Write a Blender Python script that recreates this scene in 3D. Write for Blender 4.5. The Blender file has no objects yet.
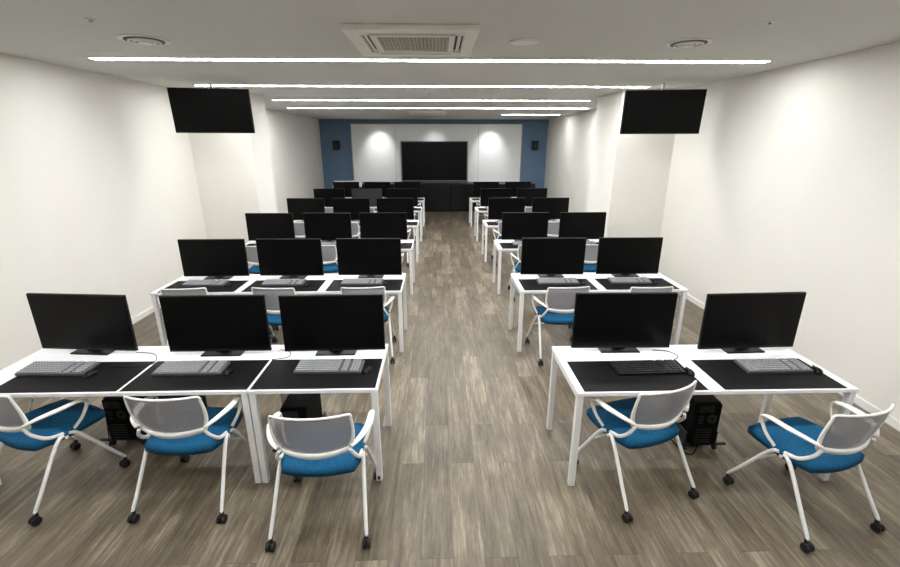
import bpy, bmesh, math, random
from mathutils import Vector, Matrix, Euler
random.seed(4)
scene = bpy.context.scene
COL = scene.collection
scene.view_settings.view_transform = 'Standard'

# ------------------------------------------------------------------ materials
def s2l(c):
    return tuple(((v/255)/12.92 if v/255 <= .04045 else ((v/255+.055)/1.055)**2.4) for v in c)
def mat(name, rgb, rough=.5, metal=0., var=.04, scale=12., bump=0., spec=.5, alpha=1.):
    m = bpy.data.materials.new(name); m.use_nodes = True
    nt = m.node_tree; b = nt.nodes['Principled BSDF']
    c = s2l(rgb)
    tc = nt.nodes.new('ShaderNodeTexCoord')
    nz = nt.nodes.new('ShaderNodeTexNoise'); nz.inputs['Scale'].default_value = scale
    nz.inputs['Detail'].default_value = 3
    nt.links.new(tc.outputs['Object'], nz.inputs['Vector'])
    r = nt.nodes.new('ShaderNodeValToRGB')
    r.color_ramp.elements[0].position = .3; r.color_ramp.elements[1].position = .7
    r.color_ramp.elements[0].color = (*[v*(1-var) for v in c], 1)
    r.color_ramp.elements[1].color = (*[min(1, v*(1+var)) for v in c], 1)
    nt.links.new(nz.outputs['Fac'], r.inputs['Fac'])
    nt.links.new(r.outputs['Color'], b.inputs['Base Color'])
    b.inputs['Roughness'].default_value = rough
    b.inputs['Metallic'].default_value = metal
    b.inputs['Specular IOR Level'].default_value = spec
    b.inputs['Alpha'].default_value = alpha
    if bump:
        bp = nt.nodes.new('ShaderNodeBump'); bp.inputs['Strength'].default_value = bump
        bp.inputs['Distance'].default_value = .002
        nt.links.new(nz.outputs['Fac'], bp.inputs['Height'])
        nt.links.new(bp.outputs['Normal'], b.inputs['Normal'])
    return m
def emis(name, rgb, strength):
    m = bpy.data.materials.new(name); m.use_nodes = True
    nt = m.node_tree; b = nt.nodes['Principled BSDF']
    b.inputs['Base Color'].default_value = (.9, .9, .9, 1)
    b.inputs['Emission Color'].default_value = (*rgb, 1)
    b.inputs['Emission Strength'].default_value = strength
    return m

def floor_material():
    m = bpy.data.materials.new('wood_vinyl_floor'); m.use_nodes = True
    nt = m.node_tree; N = nt.nodes; L = nt.links; b = N['Principled BSDF']
    tc = N.new('ShaderNodeTexCoord')
    mp = N.new('ShaderNodeMapping'); mp.inputs['Rotation'].default_value = (0, 0, math.pi/2)
    L.new(tc.outputs['Object'], mp.inputs['Vector'])
    br = N.new('ShaderNodeTexBrick')
    br.inputs['Scale'].default_value = 1; br.inputs['Brick Width'].default_value = 1.22
    br.inputs['Row Height'].default_value = .18; br.inputs['Mortar Size'].default_value = .0012
    br.inputs['Mortar Smooth'].default_value = .1
    br.inputs['Color1'].default_value = (0, 0, 0, 1); br.inputs['Color2'].default_value = (1, 1, 1, 1)
    br.inputs['Mortar'].default_value = (.3, .3, .3, 1)
    br.offset = .37
    L.new(mp.outputs['Vector'], br.inputs['Vector'])
    # streaks stretched along the plank (world Y), offset per plank
    mp2 = N.new('ShaderNodeMapping'); mp2.inputs['Scale'].default_value = (52, 2.4, 1)
    add = N.new('ShaderNodeVectorMath'); add.operation = 'MULTIPLY_ADD'
    add.inputs[1].default_value = (3.1, 7.7, 5.0)
    L.new(br.outputs['Color'], add.inputs[0]); L.new(tc.outputs['Object'], add.inputs[2])
    L.new(add.outputs[0], mp2.inputs['Vector'])
    n1 = N.new('ShaderNodeTexNoise'); n1.inputs['Scale'].default_value = 1
    n1.inputs['Detail'].default_value = 8; n1.inputs['Roughness'].default_value = .78
    L.new(mp2.outputs['Vector'], n1.inputs['Vector'])
    mp3 = N.new('ShaderNodeMapping'); mp3.inputs['Scale'].default_value = (8.5, 1.7, 1)
    L.new(add.outputs[0], mp3.inputs['Vector'])
    n2 = N.new('ShaderNodeTexNoise'); n2.inputs['Scale'].default_value = 1; n2.inputs['Detail'].default_value = 8
    n2.inputs['Roughness'].default_value = .72
    L.new(mp3.outputs['Vector'], n2.inputs['Vector'])
    def math_(op, a, bb):
        q = N.new('ShaderNodeMath'); q.operation = op
        for i, v in enumerate((a, bb)):
            if isinstance(v, (int, float)): q.inputs[i].default_value = v
            else: L.new(v, q.inputs[i])
        return q.outputs[0]
    s = math_('MULTIPLY', n1.outputs['Fac'], .44)
    s = math_('ADD', s, math_('MULTIPLY', n2.outputs['Fac'], .48))
    s = math_('ADD', s, math_('MULTIPLY', br.outputs['Color'], .08))
    r = N.new('ShaderNodeValToRGB'); e = r.color_ramp.elements
    e[0].position = .37; e[0].color = (*s2l((68, 60, 49)), 1)
    e[1].position = .67; e[1].color = (*s2l((164, 155, 136)), 1)
    k = e.new(.515); k.color = (*s2l((109, 99, 84)), 1)
    L.new(s, r.inputs['Fac'])
    mx = N.new('ShaderNodeMixRGB'); mx.blend_type = 'MULTIPLY'
    mx.inputs['Color2'].default_value = (.45, .43, .41, 1)
    L.new(br.outputs['Fac'], mx.inputs['Fac']); L.new(r.outputs['Color'], mx.inputs['Color1'])
    L.new(mx.outputs['Color'], b.inputs['Base Color'])
    b.inputs['Roughness'].default_value = .36
    b.inputs['Specular IOR Level'].default_value = .4
    bp = N.new('ShaderNodeBump'); bp.inputs['Strength'].default_value = .15; bp.inputs['Distance'].default_value = .002
    L.new(n1.outputs['Fac'], bp.inputs['Height']); L.new(bp.outputs['Normal'], b.inputs['Normal'])
    return m

M = dict(
 wall=mat('painted_wall', (229, 227, 221), .85, var=.012, scale=2, bump=.05),
 ceil=mat('painted_ceiling', (208, 208, 204), .9, var=.012, scale=2),
 blue_wall=mat('blue_wall', (98, 124, 152), .7, var=.03, scale=3),
 floor=floor_material(),
 white=mat('white_laminate', (240, 240, 244), .35, var=.01),
 white_metal=mat('white_powder_coat', (232, 232, 233), .35, var=.01),
 white_plastic=mat('white_plastic', (234, 233, 229), .4, var=.01),
 black=mat('black_plastic', (10, 10, 11), .45, var=.1, spec=.25),
 pc_black=mat('matt_black_steel', (6, 6, 7), .65, var=.1, spec=.1),
 screen=mat('dark_screen', (4, 4, 5), .32, var=.05, spec=.14),
 screen_grey=mat('grey_screen', (44, 47, 50), .4, var=.05, spec=.3),  # even grey, paler than the other screens
 matm=mat('black_desk_mat', (12, 12, 14), .6, var=.08, scale=60, spec=.2),
 grey_mesh=mat('grey_chair_mesh', (152, 152, 158), .8, var=.14, scale=160, bump=.3, alpha=.64),
 blue=mat('blue_fabric', (26, 86, 124), .85, var=.28, scale=110, bump=.6, spec=.15),
 kb=mat('grey_keyboard_plastic', (84, 86, 89), .5, var=.03),
 key=mat('grey_keycap', (158, 160, 164), .5, var=.02),
 kbk=mat('black_keyboard', (6, 6, 7), .5), keyk=mat('black_keycap', (44, 44, 47), .45),
 cab=mat('black_cabinet', (8, 8, 10), .3, var=.08, spec=.3),
 alu=mat('brushed_aluminium', (165, 167, 170), .35, .9),
 frame=mat('grey_board_frame', (140, 144, 148), .4, .3),
 board=mat('whiteboard_enamel', (234, 236, 236), .14, var=.01, spec=.6),
 acm=mat('air_conditioner_plastic', (234, 232, 225), .5, var=.02),
 acg=mat('grille_plastic', (190, 186, 176), .6),
 dark=mat('dark_slot', (46, 45, 42), .7),
 ring=mat('vent_shadow_grey', (92, 91, 88), .7),
 light=emis('led_diffuser', (1., .998, .98), 49),
 spot=emis('downlight_lens', (1., .97, .92), 12),
 rubber=mat('caster_rubber', (14, 14, 16), .5),
 steel=mat('grey_steel', (40, 42, 44), .5, .5),
)

# ------------------------------------------------------------------ mesh builder
class MB:
    def __init__(s, name, mats):
        s.name = name; s.mats = mats; s.bm = bmesh.new()
    def _merge(s, t, mx, mi, smooth):
        mp = {}
        for v in t.verts: mp[v] = s.bm.verts.new(mx @ v.co)
        for f in t.faces:
            nf = s.bm.faces.new([mp[v] for v in f.verts]); nf.material_index = mi; nf.smooth = smooth
        t.free()
    def box(s, c, d, bev=0, mi=0, rot=None, seg=2):
        t = bmesh.new()
        bmesh.ops.create_cube(t, size=1)
        for v in t.verts: v.co = Vector((v.co.x*d[0], v.co.y*d[1], v.co.z*d[2]))
        if bev: bmesh.ops.bevel(t, geom=t.edges[:], offset=bev, segments=seg, affect='EDGES', profile=.5)
        mx = Matrix.Translation(c) @ (Euler(rot).to_matrix().to_4x4() if rot else Matrix.Identity(4))
        s._merge(t, mx, mi, False); return s
    def cyl(s, c, r, h, axis='Z', seg=24, mi=0, r2=None, bev=0, smooth=True):
        t = bmesh.new()
        bmesh.ops.create_cone(t, cap_ends=True, segments=seg, radius1=r, radius2=r if r2 is None else r2, depth=h)
        if bev:
            ed = [e for e in t.edges if abs(abs(e.verts[0].co.z)-h/2) < 1e-6 and abs(e.verts[0].co.z-e.verts[1].co.z) < 1e-6]
            bmesh.ops.bevel(t, geom=ed, offset=bev, segments=2, affect='EDGES', profile=.5)
        R = {'Z': Matrix.Identity(4), 'X': Matrix.Rotation(math.pi/2, 4, 'Y'), 'Y': Matrix.Rotation(math.pi/2, 4, 'X')}[axis]
        mp = {}
        mx = Matrix.Translation(c) @ R
        for v in t.verts: mp[v] = s.bm.verts.new(mx @ v.co)
        for f in t.faces:
            nf = s.bm.faces.new([mp[v] for v in f.verts]); nf.material_index = mi; nf.smooth = smooth and len(f.verts) == 4
        t.free(); return s
    def tube(s, pts, r, seg=10, mi=0, closed=False, sub=6, flat=1.):
        P = [Vector(p) for p in pts]; n = len(P)
        rr = r if isinstance(r, (list, tuple)) else [r]*n
        Q = []; R = []
        rng = n if closed else n-1
        for i in range(rng):
            g = lambda k: P[k % n] if closed else P[max(0, min(n-1, k))]
            p0, p1, p2, p3 = g(i-1), g(i), g(i+1), g(i+2)
            for k in range(sub):
                t = k/sub
                Q.append(.5*((2*p1)+(-p0+p2)*t+(2*p0-5*p1+4*p2-p3)*t*t+(-p0+3*p1-3*p2+p3)*t**3))
                R.append(rr[i]*(1-t)+rr[(i+1) % n]*t)
        if not closed: Q.append(P[-1]); R.append(rr[-1])
        m = len(Q); rings = []
        T0 = (Q[1]-Q[0]).normalized()
        up = Vector((0, 0, 1)) if abs(T0.z) < .9 else Vector((1, 0, 0))
        nrm = (up-T0*up.dot(T0)).normalized()
        for i in range(m):
            if closed: T = (Q[(i+1) % m]-Q[i-1]).normalized()
            else: T = (Q[min(m-1, i+1)]-Q[max(0, i-1)]).normalized()
            nrm = (nrm-T*nrm.dot(T)).normalized(); bn = T.cross(nrm)
            rings.append([s.bm.verts.new(Q[i]+(nrm*math.cos(a)*flat+bn*math.sin(a))*R[i]) for a in [2*math.pi*k/seg for k in range(seg)]])
        for i in range(m if closed else m-1):
            a, b = rings[i], rings[(i+1) % m]
            for k in range(seg):
                f = s.bm.faces.new([a[k], a[(k+1) % seg], b[(k+1) % seg], b[k]]); f.smooth = True; f.material_index = mi
        if not closed:
            for rg in (rings[0][::-1], rings[-1]):
                f = s.bm.faces.new(rg); f.material_index = mi
        return s
    def shell(s, fn, off, nx=14, ny=10, mi=0):
        A = [[s.bm.verts.new(fn(-1+2*i/nx, -1+2*j/ny)) for i in range(nx+1)] for j in range(ny+1)]
        B = [[s.bm.verts.new(Vector(fn(-1+2*i/nx, -1+2*j/ny))+Vector(off)) for i in range(nx+1)] for j in range(ny+1)]
        def q(a, b, c, d):
            f = s.bm.faces.new([a, b, c, d]); f.smooth = True; f.material_index = mi
        for j in range(ny):
            for i in range(nx):
                q(A[j][i], A[j][i+1], A[j+1][i+1], A[j+1][i]); q(B[j][i], B[j+1][i], B[j+1][i+1], B[j][i+1])
        for i in range(nx):
            q(A[0][i], B[0][i], B[0][i+1], A[0][i+1]); q(A[ny][i], A[ny][i+1], B[ny][i+1], B[ny][i])
        for j in range(ny):
            q(A[j][0], A[j+1][0], B[j+1][0], B[j][0]); q(A[j][nx], B[j][nx], B[j+1][nx], A[j+1][nx])
        return s
    def done(s, parent=None, loc=(0, 0, 0), rot=(0, 0, 0), **props):
        bmesh.ops.recalc_face_normals(s.bm, faces=s.bm.faces[:])
        me = bpy.data.meshes.new(s.name); s.bm.to_mesh(me); s.bm.free()
        for m in s.mats: me.materials.append(M[m])
        o = bpy.data.objects.new(s.name, me); COL.objects.link(o)
        o.location = loc; o.rotation_euler = rot
        if parent: o.parent = parent
        for k, v in props.items(): o[k] = v
        return o
def empty(name, loc=(0, 0, 0), rotz=0, **props):
    o = bpy.data.objects.new(name, None); COL.objects.link(o); o.empty_display_size = .1
    o.location = loc; o.rotation_euler = (0, 0, rotz)
    for k, v in props.items(): o[k] = v
    return o
def dup(o, parent=None):
    c = o.copy(); COL.objects.link(c)
    if parent is not None: c.parent = parent
    for ch in list(o.children): dup(ch, c)
    return c
class Proto:
    """first call places the original, later calls place copies"""
    def __init__(s, root): s.root = root; s.used = False
    def put(s, loc, rotz=0, **props):
        if not s.used: o = s.root; s.used = True
        else: o = dup(s.root)
        o.location = loc; o.rotation_euler = (0, 0, rotz)
        for k, v in props.items(): o[k] = v
        return o

# ------------------------------------------------------------------ room shell
XL, XR, YB, YF, H = -3.93, 3.70, -3.0, 15.6, 2.98
cx = (XL+XR)/2; W = XR-XL; LEN = YF-YB; cy = (YB+YF)/2
MB('floor', ['floor']).box((0, 0, 0), (W+.4, LEN+.4, .1)).done(loc=(cx, cy, -.05), kind='structure')
MB('ceiling', ['ceil']).box((0, 0, 0), (W+.4, LEN+.4, .1)).done(loc=(cx, cy, H+.05), kind='structure')
MB('wall_left', ['wall']).box((0, 0, 0), (.2, LEN+.4, H)).done(loc=(XL-.1, cy, H/2), kind='structure')
MB('wall_right', ['wall']).box((0, 0, 0), (.2, LEN+.4, H)).done(loc=(XR+.1, cy, H/2), kind='structure')
MB('wall_front', ['blue_wall']).box((0, 0, 0), (W, .2, H)).done(loc=(cx, YF+.1, H/2), kind='structure')
MB('wall_back', ['wall']).box((0, 0, 0), (W, .2, H)).done(loc=(cx, YB-.1, H/2), kind='structure')
CL, CR, CY1 = 7.45, 7.15, 8.25
MB('wall_left_column', ['wall']).box((0, 0, 0), (.95, CY1-CL, H)).done(loc=(XL+.475, (CL+CY1)/2, H/2), kind='structure')
MB('wall_right_column', ['wall']).box((0, 0, 0), (.90, CY1-CR, H)).done(loc=(XR-.45, (CR+CY1)/2, H/2), kind='structure')
for nm, x, y0, y1 in (('baseboard_left', XL+.006, YB, CL), ('baseboard_right', XR-.006, YB, CR),
                      ('baseboard_left', XL+.006, CY1, YF), ('baseboard_right', XR-.006, CY1, YF)):
    MB(nm, ['white_plastic']).box((0, 0, 0), (.012, y1-y0, .07)).done(loc=(x, (y0+y1)/2, .035), kind='structure')

# ------------------------------------------------------------------ ceiling fixtures
def strip(x0, x1, y):
    w = x1-x0
    r = empty('ceiling_light', ((x0+x1)/2, y, H), label='long slim white LED strip light recessed in the ceiling', category='ceiling light', group='strip lights in the ceiling')
    MB('housing', ['white_metal']).box((0, -.063, -.004), (w+.03, .014, .008)).box((0, .063, -.004), (w+.03, .014, .008)) \
        .box((-w/2-.007, 0, -.004), (.014, .112, .008)).box((w/2+.007, 0, -.004), (.014, .112, .008)).done(r)
    MB('diffuser', ['light']).box((0, 0, -.003), (w, .112, .006)).done(r)
for x0, x1, y in ((-3.0, 2.8, .5), (-3.1, 2.9, 2.6), (-3.29, 3.27, 4.74), (-3.36, 3.01, 6.76), (-3.04, 2.86, 8.87), (-3.38, 3.45, 10.75), (1.78, 3.4, 13.0)):  # first strip unseen, added to brighten the foreground; the unseen second continues the spacing
    strip(x0, x1, y)

def cassette(x, y, sc=1.):
    r = empty('ceiling_air_conditioner', (x, y, H), label='square off-white ceiling cassette air conditioner with central grille', category='air conditioner', group='ceiling air conditioners')
    r.scale = (sc, sc, 1)
    b = MB('panel', ['acm', 'dark'])
    for sx in (-1, 1): b.box((sx*.425, 0, -.02), (.10, .95, .04), .006)
    for sy in (-1, 1): b.box((0, sy*.425, -.02), (.75, .10, .04), .006)
    b.box((0, 0, -.006), (.76, .76, .012), mi=1)
    for sx in (-1, 1):
        for sy in (-1, 1): b.box((sx*.345, sy*.345, -.02), (.07, .07, .036), .003)
    for sx in (-1, 1): b.box((sx*.29, 0, -.02), (.045, .62, .04), .004)
    for sy in (-1, 1): b.box((0, sy*.29, -.02), (.54, .045, .04), .004)
    b.done(r)
    for a in range(4):
        MB('air_vane', ['white_plastic']).box((0, .347, -.024), (.60, .030, .006), .002, rot=(.35, 0, 0)).done(r, rot=(0, 0, a*math.pi/2))
    g = MB('intake_grille', ['acg', 'dark']).box((0, 0, -.014), (.535, .535, .006), mi=1)
    for k in range(19): g.box((-.258+k*.02867, 0, -.024), (.010, .535, .010))
    for k in range(13): g.box((0, -.258+k*.043, -.026), (.535, .011, .008))
    g.done(r)
    return r
cassette(-.18, 3.87)
cassette(-.25, 12.3)

def diffuser(x, y, R, rings=True):
    if rings:
        r = empty('ceiling_diffuser', (x, y, H), label='round white ceiling air diffuser with concentric rings', category='air vent', group='round ceiling diffusers')
        b = MB('outer_ring', ['white_plastic'])
        b.cyl((0, 0, -.004), R, .008, seg=40, mi=0); b.done(r)
        b = MB('vent_rings', ['white_plastic', 'ring'])
        b.cyl((0, 0, -.011), R*.80, .006, seg=36, mi=1)
        for q in (.62, .42):
            b.tube([(R*q*math.cos(a), R*q*math.sin(a), -.018) for a in [2*math.pi*k/24 for k in range(24)]], .009, seg=6, closed=True, sub=1)
        b.done(r)
        b = MB('centre_cap', ['white_plastic']); b.cyl((0, 0, -.02), R*.24, .02, seg=24); b.done(r)
    else:
        MB('ceiling_access_cover', ['white_plastic']).cyl((0, 0, -.003), R, .006, seg=40).cyl((0, 0, -.008), R*.8, .006, seg=40) \
          .done(loc=(x, y, H), label='flat round white cover plate on the ceiling', category='ceiling cover')
diffuser(-2.29, 3.92, .175); diffuser(2.03, 3.92, .17); diffuser(.70, 3.92, .12, False)
for x, y in ((-2.27, 3.33), (2.23, 3.28), (-.15, 7.7), (-1.4, 11.6), (1.2, 11.6)):
    b = MB('sprinkler_head', ['white_plastic', 'alu']); b.cyl((0, 0, -.003), .030, .006).cyl((0, 0, -.010), .009, .012, seg=12, mi=1).cyl((0, 0, -.017), .014, .003, seg=16, mi=1)
    b.done(loc=(x, y, H), label='small white sprinkler head on the ceiling', category='sprinkler', group='ceiling sprinklers')
# downlights over the whiteboard
for x, e in ((-1.95, 95), (-.12, 30), (1.75, 95)):
    r = empty('recessed_downlight', (x, 14.9, H), label='small round recessed downlight washing the whiteboard', category='ceiling light', group='downlights by the whiteboard')
    MB('trim_ring', ['white_metal']).tube([(.06*math.cos(a), .06*math.sin(a), -.004) for a in [2*math.pi*k/20 for k in range(20)]], .010, seg=6, closed=True, sub=1).done(r)
    MB('lens', ['spot']).cyl((0, 0, -.003), .052, .006, seg=20).done(r)
    ld = bpy.data.lights.new('downlight_beam', 'SPOT'); ld.energy = e; ld.spot_size = 1.25; ld.spot_blend = 1.; ld.shadow_soft_size = .06
    lo = bpy.data.objects.new('downlight_beam', ld); COL.objects.link(lo); lo.location = (x, 14.9, H-.03); lo.rotation_euler = (math.radians(32), 0, 0)

# ------------------------------------------------------------------ televisions
def tv(x, y, z, rz, tilt, w):
    r = empty('television', (x, y, z), rz, label='black flat television hung close to the ceiling, switched off', category='television', group='ceiling-hung televisions')
    h = .555
    p = empty('display_panel', (0, 0, 0)); p.parent = r; p.rotation_euler = (tilt, 0, 0)
    bz = MB('housing', ['black']).box((0, .025, 0), (w, .04, h), .006).box((0, .06, -.02), (w*.6, .05, h*.6), .01)
    bz.done(p)
    MB('screen', ['screen']).box((0, .003, .005), (w-.024, .008, h-.034)).done(p)
    top = H-z
    MB('mount', ['white_metal']).box((0, .13, (top+.02)/2-.04), (.03, .03, top+.02+.06), .004).box((0, .13, top-.003), (.06, .06, .006)) \
       .box((0, .09, 0), (.3, .06, .2), .006).done(r, label='slim white ceiling mount')
tv(-2.99, 6.33, 2.615, math.radians(10), math.radians(5), .985)
tv(3.02, 6.25, 2.605, math.radians(-10), math.radians(5), 1.02)

# ------------------------------------------------------------------ front of the room
wb = empty('whiteboard', (-.03, YF, 1.89), label='very wide glossy white board with grey frame on blue wall', category='whiteboard')
BW, BH = 5.76, 1.92
MB('panel', ['board']).box((0, -.02, 0), (BW-.04, .04, BH-.04)).done(wb)
f = MB('frame', ['frame'])
for sz in (-1, 1): f.box((0, -.03, sz*(BH/2-.01)), (BW, .06, .03), .004)
for sx in (-1, 1): f.box((sx*(BW/2-.015), -.03, 0), (.035, .06, BH-.03), .004)
for sx in (-1, 1): f.box((sx*1.40, -.042, -.02), (.010, .006, BH-.1), .002)
f.done(wb)
MB('pen_tray', ['alu']).box((0, -.055, -BH/2+.02), (BW-.3, .05, .02), .003).done(wb)
d = empty('interactive_display', (-.12, YF-.085, 1.55), label='large black flat interactive display in front of the whiteboard', category='display screen')
MB('housing', ['frame']).box((0, -.045, .08), (2.28, .08, 1.33), .012).done(d)
MB('screen', ['screen']).box((0, -.09, .09), (2.20, .012, 1.25)).done(d)
MB('bottom_bar', ['cab']).box((0, -.09, -.57), (2.18, .012, .02), .003).done(d)
for x in (-3.38, 3.27):
    r = empty('wall_speaker', (x, YF, 2.16), label='small black wall speaker on the blue wall', category='speaker', group='wall speakers')
    MB('cabinet', ['black']).box((0, -.15, 0), (.20, .18, .28), .012).done(r)
    MB('cone', ['steel']).cyl((0, -.243, -.04), .07, .008, 'Y').cyl((0, -.243, .08), .03, .008, 'Y').done(r)
    MB('bracket', ['black']).box((0, -.03, 0), (.06, .06, .08)).done(r)
# cabinets
r = empty('storage_cabinet', label='glossy black low storage cabinet with two doors', category='cabinet', group='low cabinets under the whiteboard')
MB('body', ['cab']).box((0, .01, .47), (.945, .40, .9), .003).box((0, 0, .02), (.93, .38, .04)).done(r)
for sx in (-1, 1):
    dr = MB('door', ['cab']).box((sx*.235, -.202, .48), (.462, .02, .86), .004).done(r)
    MB('handle', ['black']).box((sx*.03, -.22, .62), (.012, .018, .14), .003).done(dr)
P = Proto(r)
for k in range(7): P.put((-2.9+k*.95, YF-.36, 0))
# lectern
r = empty('lectern', (-2.75, 13.75, 0), .1, label='small pale lectern with a sloping top near the blue wall', category='lectern')
MB('body', ['white_metal']).box((0, 0, .5), (.5, .38, .96), .01).box((0, 0, .015), (.56, .44, .03), .005).done(r)
MB('desktop', ['white']).box((0, 0, 1.04), (.85, .48, .03), .005, rot=(.28, 0, 0)).box((0, .02, .985), (.44, .30, .06)).done(r)

# ------------------------------------------------------------------ desks
DD = .67
def make_desk(w, d=DD, h=.72):
    wide = w > 1.2
    r = empty('computer_desk', label='wide white two-person desk with square white metal legs' if wide else 'white single-person desk with square white metal legs', category='desk', group='computer desks in rows')
    MB('table_top', ['white']).box((0, d/2, h-.0125), (w-.004, d, .025), .003).done(r)
    for sx in (-1, 1):
        for yy in (.03, d-.03):
            MB('leg', ['white_metal']).box((sx*(w/2-.024), yy, (h-.025)/2), (.04, .04, h-.025), .003).done(r)
    b = MB('frame_rail', ['white_metal'])
    for sx in (-1, 1): b.box((sx*(w/2-.024), d/2, h-.045), (.03, d-.1, .04), .002)
    b.box((0, .06, h-.040), (w-.088, .025, .03), .002).box((0, d-.04, h-.05), (w-.088, .025, .045), .002)
    b.done(r)
    MB('cable_tray', ['white_metal']).box((0, d-.12, h-.105), (w*.6, .12, .004)).box((0, d-.06, h-.08), (w*.6, .004, .05)).box((0, d-.18, h-.08), (w*.6, .004, .05)).done(r)
    return Proto(r)

def make_monitor(grey=False):
    r = empty('computer_monitor', label='large black computer monitor with a greyish screen' if grey else 'large black computer monitor on a flat stand, switched off', category='monitor', group='computer monitors on desks')
    w, h = .73, .43; zc = .034+h/2
    MB('housing', ['black']).box((0, .012, zc), (w, .024, h), .004).box((0, .035, zc-.02), (.42, .03, .26), .012).done(r)
    MB('screen', ['screen_grey' if grey else 'screen']).box((0, -.0012, zc+.005), (w-.012, .003, h-.026)).done(r)
    MB('stand_neck', ['black']).box((0, .065, .15), (.06, .03, .28), .004).box((0, .052, .2), (.1, .03, .08), .004).done(r)
    b = MB('stand_base', ['black']); b.box((0, .06, .005), (.29, .15, .010), .004).box((0, .065, .012), (.1, .06, .012), .003); b.done(r)
    return Proto(r)

def keyboard(name, a, b, lab):
    m = MB(name, [a, b]).box((0, 0, .0145), (.455, .155, .020), .004, rot=(.06, 0, 0))
    kw = .0195
    for row in range(6):
        y = -.060+row*.0242; z = .027+ (y)*.06
        x = -.217
        while x < .208:
            wk = kw
            if row == 0 and -.11 < x < -.02: wk = .115
            if not (abs(x-.070) < .009 or abs(x-.137) < .009):
                m.box((x+wk/2-.002, y, z), (wk-.0055, .0170, .010), 0, 1)
            x += wk
    o = m.done(label=lab, category='keyboard', group='keyboards on desks')
    return Proto(o)
def make_mouse():
    m = MB('computer_mouse', ['black'])
    def fn(u, v):
        x = u*math.sqrt(1-v*v*.45)*.029; y = v*math.sqrt(1-u*u*.4)*.052
        e = max(abs(u), abs(v)); z = .004+.026*(1-e**2.5)*(1-.25*v)
        return (x, y, z)
    m.shell(fn, (0, 0, -.004), 10, 12)
    m.box((0, .025, .026), (.006, .018, .008), .002)
    return Proto(m.done(label='small black computer mouse beside a keyboard', category='computer mouse', group='mice on desks'))
def make_mat(w):
    return Proto(MB('desk_mat', ['matm']).box((0, .205, .002), (w, .40, .004), .0015).done(label='large black desk mat along the front of a desk', category='desk mat', group='desk mats'))
def make_pc():
    r = empty('computer_case', label='black tower computer in a low wheeled cradle under a desk', category='computer', group='tower computers under desks')
    MB('body', ['pc_black']).box((0, .19, .24), (.185, .36, .35), .006).done(r)
    b = MB('rear_panel', ['pc_black', 'steel']).box((0, .0, .24), (.18, .014, .34), .004)
    b.box((-.02, -.009, .37), (.11, .006, .055), .002, 1)
    for k in range(6): b.box((-.015, -.0085, .09+k*.022), (.115, .004, .009), 0, 1)
    for k in range(3): b.box((-.05, -.0085, .26+k*.026), (.035, .005, .014), .001, 1)
    b.cyl((.03, -.009, .29), .036, .004, 'Y', 20, 1).cyl((.03, -.012, .29), .012, .004, 'Y', 14, 0); b.done(r)
    MB('power_cable', ['pc_black']).tube([(-.03, -.01, .365), (-.04, -.05, .33), (-.06, -.05, .20), (-.08, -.05, .04), (-.12, -.03, .008), (-.15, .06, .006), (-.15, .2, .006)], .004, seg=6).done(r)
    b = MB('floor_stand', ['steel']).box((0, .19, .055), (.25, .36, .014), .003).box((-.115, .19, .10), (.01, .34, .11), .002).box((.115, .19, .10), (.01, .34, .11), .002)
    b.box((-.155, .02, .055), (.07, .02, .014), .002).box((.155, .02, .055), (.07, .02, .014), .002)
    for sx in (-1, 1):
        for yy in (.03, .35): b.cyl((sx*.115, yy, .022), .022, .018, 'X', 14).box((sx*.115, yy, .042), (.026, .02, .016))
    b.done(r)
    return Proto(r)

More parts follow.
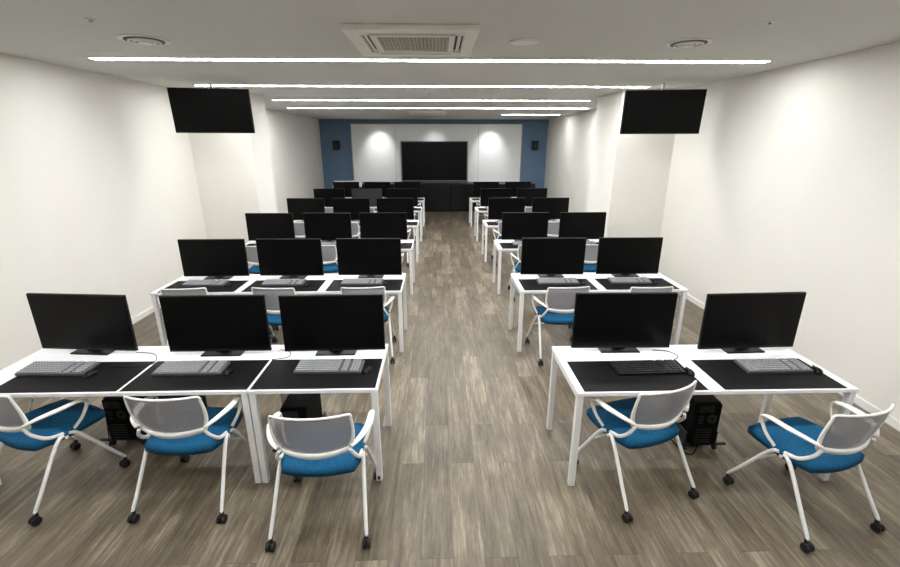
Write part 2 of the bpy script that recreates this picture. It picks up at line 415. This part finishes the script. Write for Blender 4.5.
def make_chair():
    r = empty('office_chair', label='white framed chair on casters with blue seat and grey mesh back', category='chair', group='classroom chairs at the desks')
    def seat(u, v):
        x = u*math.sqrt(1-v*v*.28)*.24; y = .055+v*math.sqrt(1-u*u*.22)*.23
        e = max(abs(u), abs(v))
        z = .475-.03*max(0, (e-.72)/.28)**2+.008*u*u-.012*max(0, v)**2
        return (x, y, z)
    MB('seat', ['blue']).shell(seat, (0, 0, -.042), 16, 16).done(r)
    def pan(u, v):
        a = seat(u*.9, v*.9); return (a[0], a[1], .432)
    MB('seat_pan', ['white_plastic']).shell(pan, (0, 0, -.012), 10, 10).done(r)
    def back(u, v):
        w = .218*(1+.04*v-.08*(v < 0)*v*v)*math.sqrt(1-v*v*.13)
        x = u*w; t = (v*math.sqrt(1-u*u*.16)+1)/2
        z = .550+.280*t
        y = -.20-.045*t+.055*u*u+.012*(1-t)
        return (x, y, z)
    MB('backrest_mesh', ['grey_mesh']).shell(back, (0, -.004, 0), 16, 12).done(r)
    n = 9; ring = []; rad = []
    for k in range(n): ring.append(back(-1+2*k/n, 1)); rad.append(.0072)
    for k in range(n): ring.append(back(1, 1-2*k/n)); rad.append(.0072+.006*k/n)
    for k in range(n): ring.append(back(1-2*k/n, -1)); rad.append(.0132)
    for k in range(n): ring.append(back(-1, -1+2*k/n)); rad.append(.0132-.006*k/n)
    ring = [(p[0], p[1]-.002, p[2]) for p in ring]
    b = MB('back_frame', ['white_plastic']).tube(ring, rad, closed=True, sub=2, seg=8)
    low = [back(-1+2*k/6, -.90) for k in range(7)]
    b.tube([(p[0], p[1]-.004, p[2]) for p in low], .015, seg=8, sub=3)
    for sx in (-1, 1):
        b.tube([(sx*.225, .0, .445), (sx*.232, -.09, .47), (sx*.218, -.15, .53), (sx*.195, -.168, .58)], [.012, .012, .011, .010], seg=8)
    b.done(r)
    for sx in (-1, 1):
        MB('armrest', ['white_plastic']).tube([(sx*.20, -.17, .60), (sx*.25, -.12, .628), (sx*.282, -.02, .640), (sx*.284, .09, .638), (sx*.280, .135, .61), (sx*.265, .10, .52), (sx*.235, .05, .450)],
                      [.013, .019, .023, .020, .012, .010, .010], seg=10, flat=.55).done(r)
    MB('cross_bar', ['white_metal']).tube([(-.24, .0, .418), (.24, .0, .418)], .011, seg=8, sub=1).tube([(-.245, .13, .30), (.245, .13, .30)], .007, seg=8, sub=1).done(r)
    for sx in (-1, 1):
        for sy in (-1, 1):
            lg = MB('leg', ['white_metal']).tube([(sx*.236, sy*.015, .44), (sx*.244, sy*.07, .40), (sx*.262, sy*.21, .17), (sx*.27, sy*.265, .085), (sx*.27, sy*.268, .068)], [.012, .012, .0115, .0105, .0105], seg=8, sub=4).done(r)
            c = MB('caster', ['rubber'])
            cx_, cy_ = sx*.27, sy*.268-.012
            for o in (-.014, .014): c.cyl((cx_+o, cy_, .027), .027, .018, 'X', 18, bev=.004)
            c.box((cx_, cy_+.002, .045), (.02, .04, .03), .006).cyl((cx_, sy*.268, .066), .012, .02, seg=10)
            c.done(lg)
    return Proto(r)

def cable(pts, mt='black', r=.0028, lab='thin black cable lying on a desk'):
    MB('cable', [mt]).tube(pts, r, seg=6).done(label=lab, category='cable', group='cables on desks')

desk_single, desk_double = make_desk(.82), make_desk(1.80)
deskmat = make_mat(.79)
mon, mon_grey, kbg, kbb, mouse, pc, chair = (make_monitor(), make_monitor(True), keyboard('keyboard', 'kb', 'key', 'full-size light grey computer keyboard on a black mat'),
    keyboard('keyboard', 'kbk', 'keyk', 'full-size black computer keyboard on a black mat'), make_mouse(), make_pc(), make_chair())

ROW0, PITCH = 2.464, 1.95
HD = .72
# seats in a row: place across the room (left block: single desk + double desk, right block: double desk)
seats = [('L', 0, -.805), ('L', 1, -1.68), ('L', 2, -2.55), ('R', 0, 1.30), ('R', 1, 2.18)]
# front row exceptions: x, y, turn in degrees
chairs_row1 = {('L', 0): (-.70, 2.235, 1), ('L', 1): (-1.59, 2.44, -2), ('L', 2): (-2.60, 2.53, -22),
               ('R', 0): (1.30, 2.45, 19), ('R', 1): (2.27, 2.20, 13)}
keyb1 = {('L', 0): (-.755, .27), ('L', 1): (-1.69, .27), ('L', 2): (-2.60, .29), ('R', 0): (1.42, .28), ('R', 1): (2.30, .28)}
mon1 = {('L', 0): (-.765, 1, 0), ('L', 1): (-1.60, 0, .01), ('L', 2): (-2.58, -5, .06), ('R', 0): (1.345, -1, .07), ('R', 1): (2.275, 2, .04)}
mat1 = {('L', 0): -.805, ('L', 1): -1.615, ('L', 2): -2.425, ('R', 0): 1.30, ('R', 1): 2.195}
pcs = [(0, -1.04, .26), (0, -2.00, .36), (0, -2.39, .42), (0, 1.95, .33), (1, -2.115, .30), (1, 1.74, .30)]
for row in range(6):
    yl = ROW0+PITCH*row
    yr = yl-(.08 if row == 0 else .03)
    far = row >= 2
    desk_single.put((-.395-.41, yl, 0))
    desk_double.put((-.395-.82-.90, yl, 0))
    desk_double.put((.86+.90+(.03 if far else 0), yr, 0))
    for pr, px, py in pcs:
        if pr == row: pc.put((px, (yl if px < 0 else yr)+py, 0))
    for side, k, x in seats:
        y0 = yl if side == 'L' else yr
        key = (side, k)
        if far and side == 'R': x += .04
        deskmat.put((mat1[key] if row == 0 else x, y0+.008, HD))
        sh = (-.05 if side == 'L' else .03) if far else (.0 if key == ('L', 2) else (-.02 if key == ('L', 1) else .01))
        mx_, mr, dy = mon1[key] if row == 0 else (x+random.uniform(-.015, .015)+sh, random.uniform(-2, 2), 0)
        (mon_grey if (row == 4 and key == ('L', 1)) else mon).put((mx_, y0+.485+dy, HD), math.radians(mr))
        kx, ky = keyb1[key] if row == 0 else (x+random.uniform(-.06, .03), .27)
        kb = kbb if (row == 0 and key == ('R', 0)) else kbg
        kb.put((kx, y0+ky, HD+.0042), math.radians(random.uniform(-1.5, 1.5)))
        mouse.put((kx+.262, y0+.23, HD+.0042), math.radians(random.uniform(-8, 8)))
        if row == 0: cxx, cyy, cr = chairs_row1[key]
        else: cxx, cyy, cr = x+random.uniform(-.03, .03), y0+random.uniform(-.02, .03), random.uniform(-5, 5)
        if row == 1 and key == ('R', 0): cxx, cyy, cr = x-.0, y0+.0, 4
        chair.put((cxx, cyy, 0), math.radians(cr))
cable([(-2.25, 3.02, .724), (-2.1, 2.99, .7235), (-2.02, 2.84, .7235), (-2.15, 2.78, .728), (-2.3, 2.80, .728)])
cable([(-1.2, 3.04, .724), (-1.12, 3.01, .7235), (-1.1, 2.92, .7235), (-1.2, 2.87, .7285)])
cable([(1.6, 2.96, .724), (1.70, 2.94, .7235), (1.74, 2.86, .7235), (1.68, 2.80, .7235)])

# ------------------------------------------------------------------ world + camera
w = bpy.data.worlds.new('world'); scene.world = w; w.use_nodes = True
w.node_tree.nodes['Background'].inputs[0].default_value = (.9, .92, 1, 1)
w.node_tree.nodes['Background'].inputs[1].default_value = .1
cd = bpy.data.cameras.new('camera'); cam = bpy.data.objects.new('camera', cd); COL.objects.link(cam)
cd.sensor_width = 36; cd.lens = 17.6; cd.clip_start = .05
cam.location = (0, 0, 2.2); cam.rotation_euler = (math.radians(90-17.6), 0, math.radians(-1.5))
scene.camera = cam
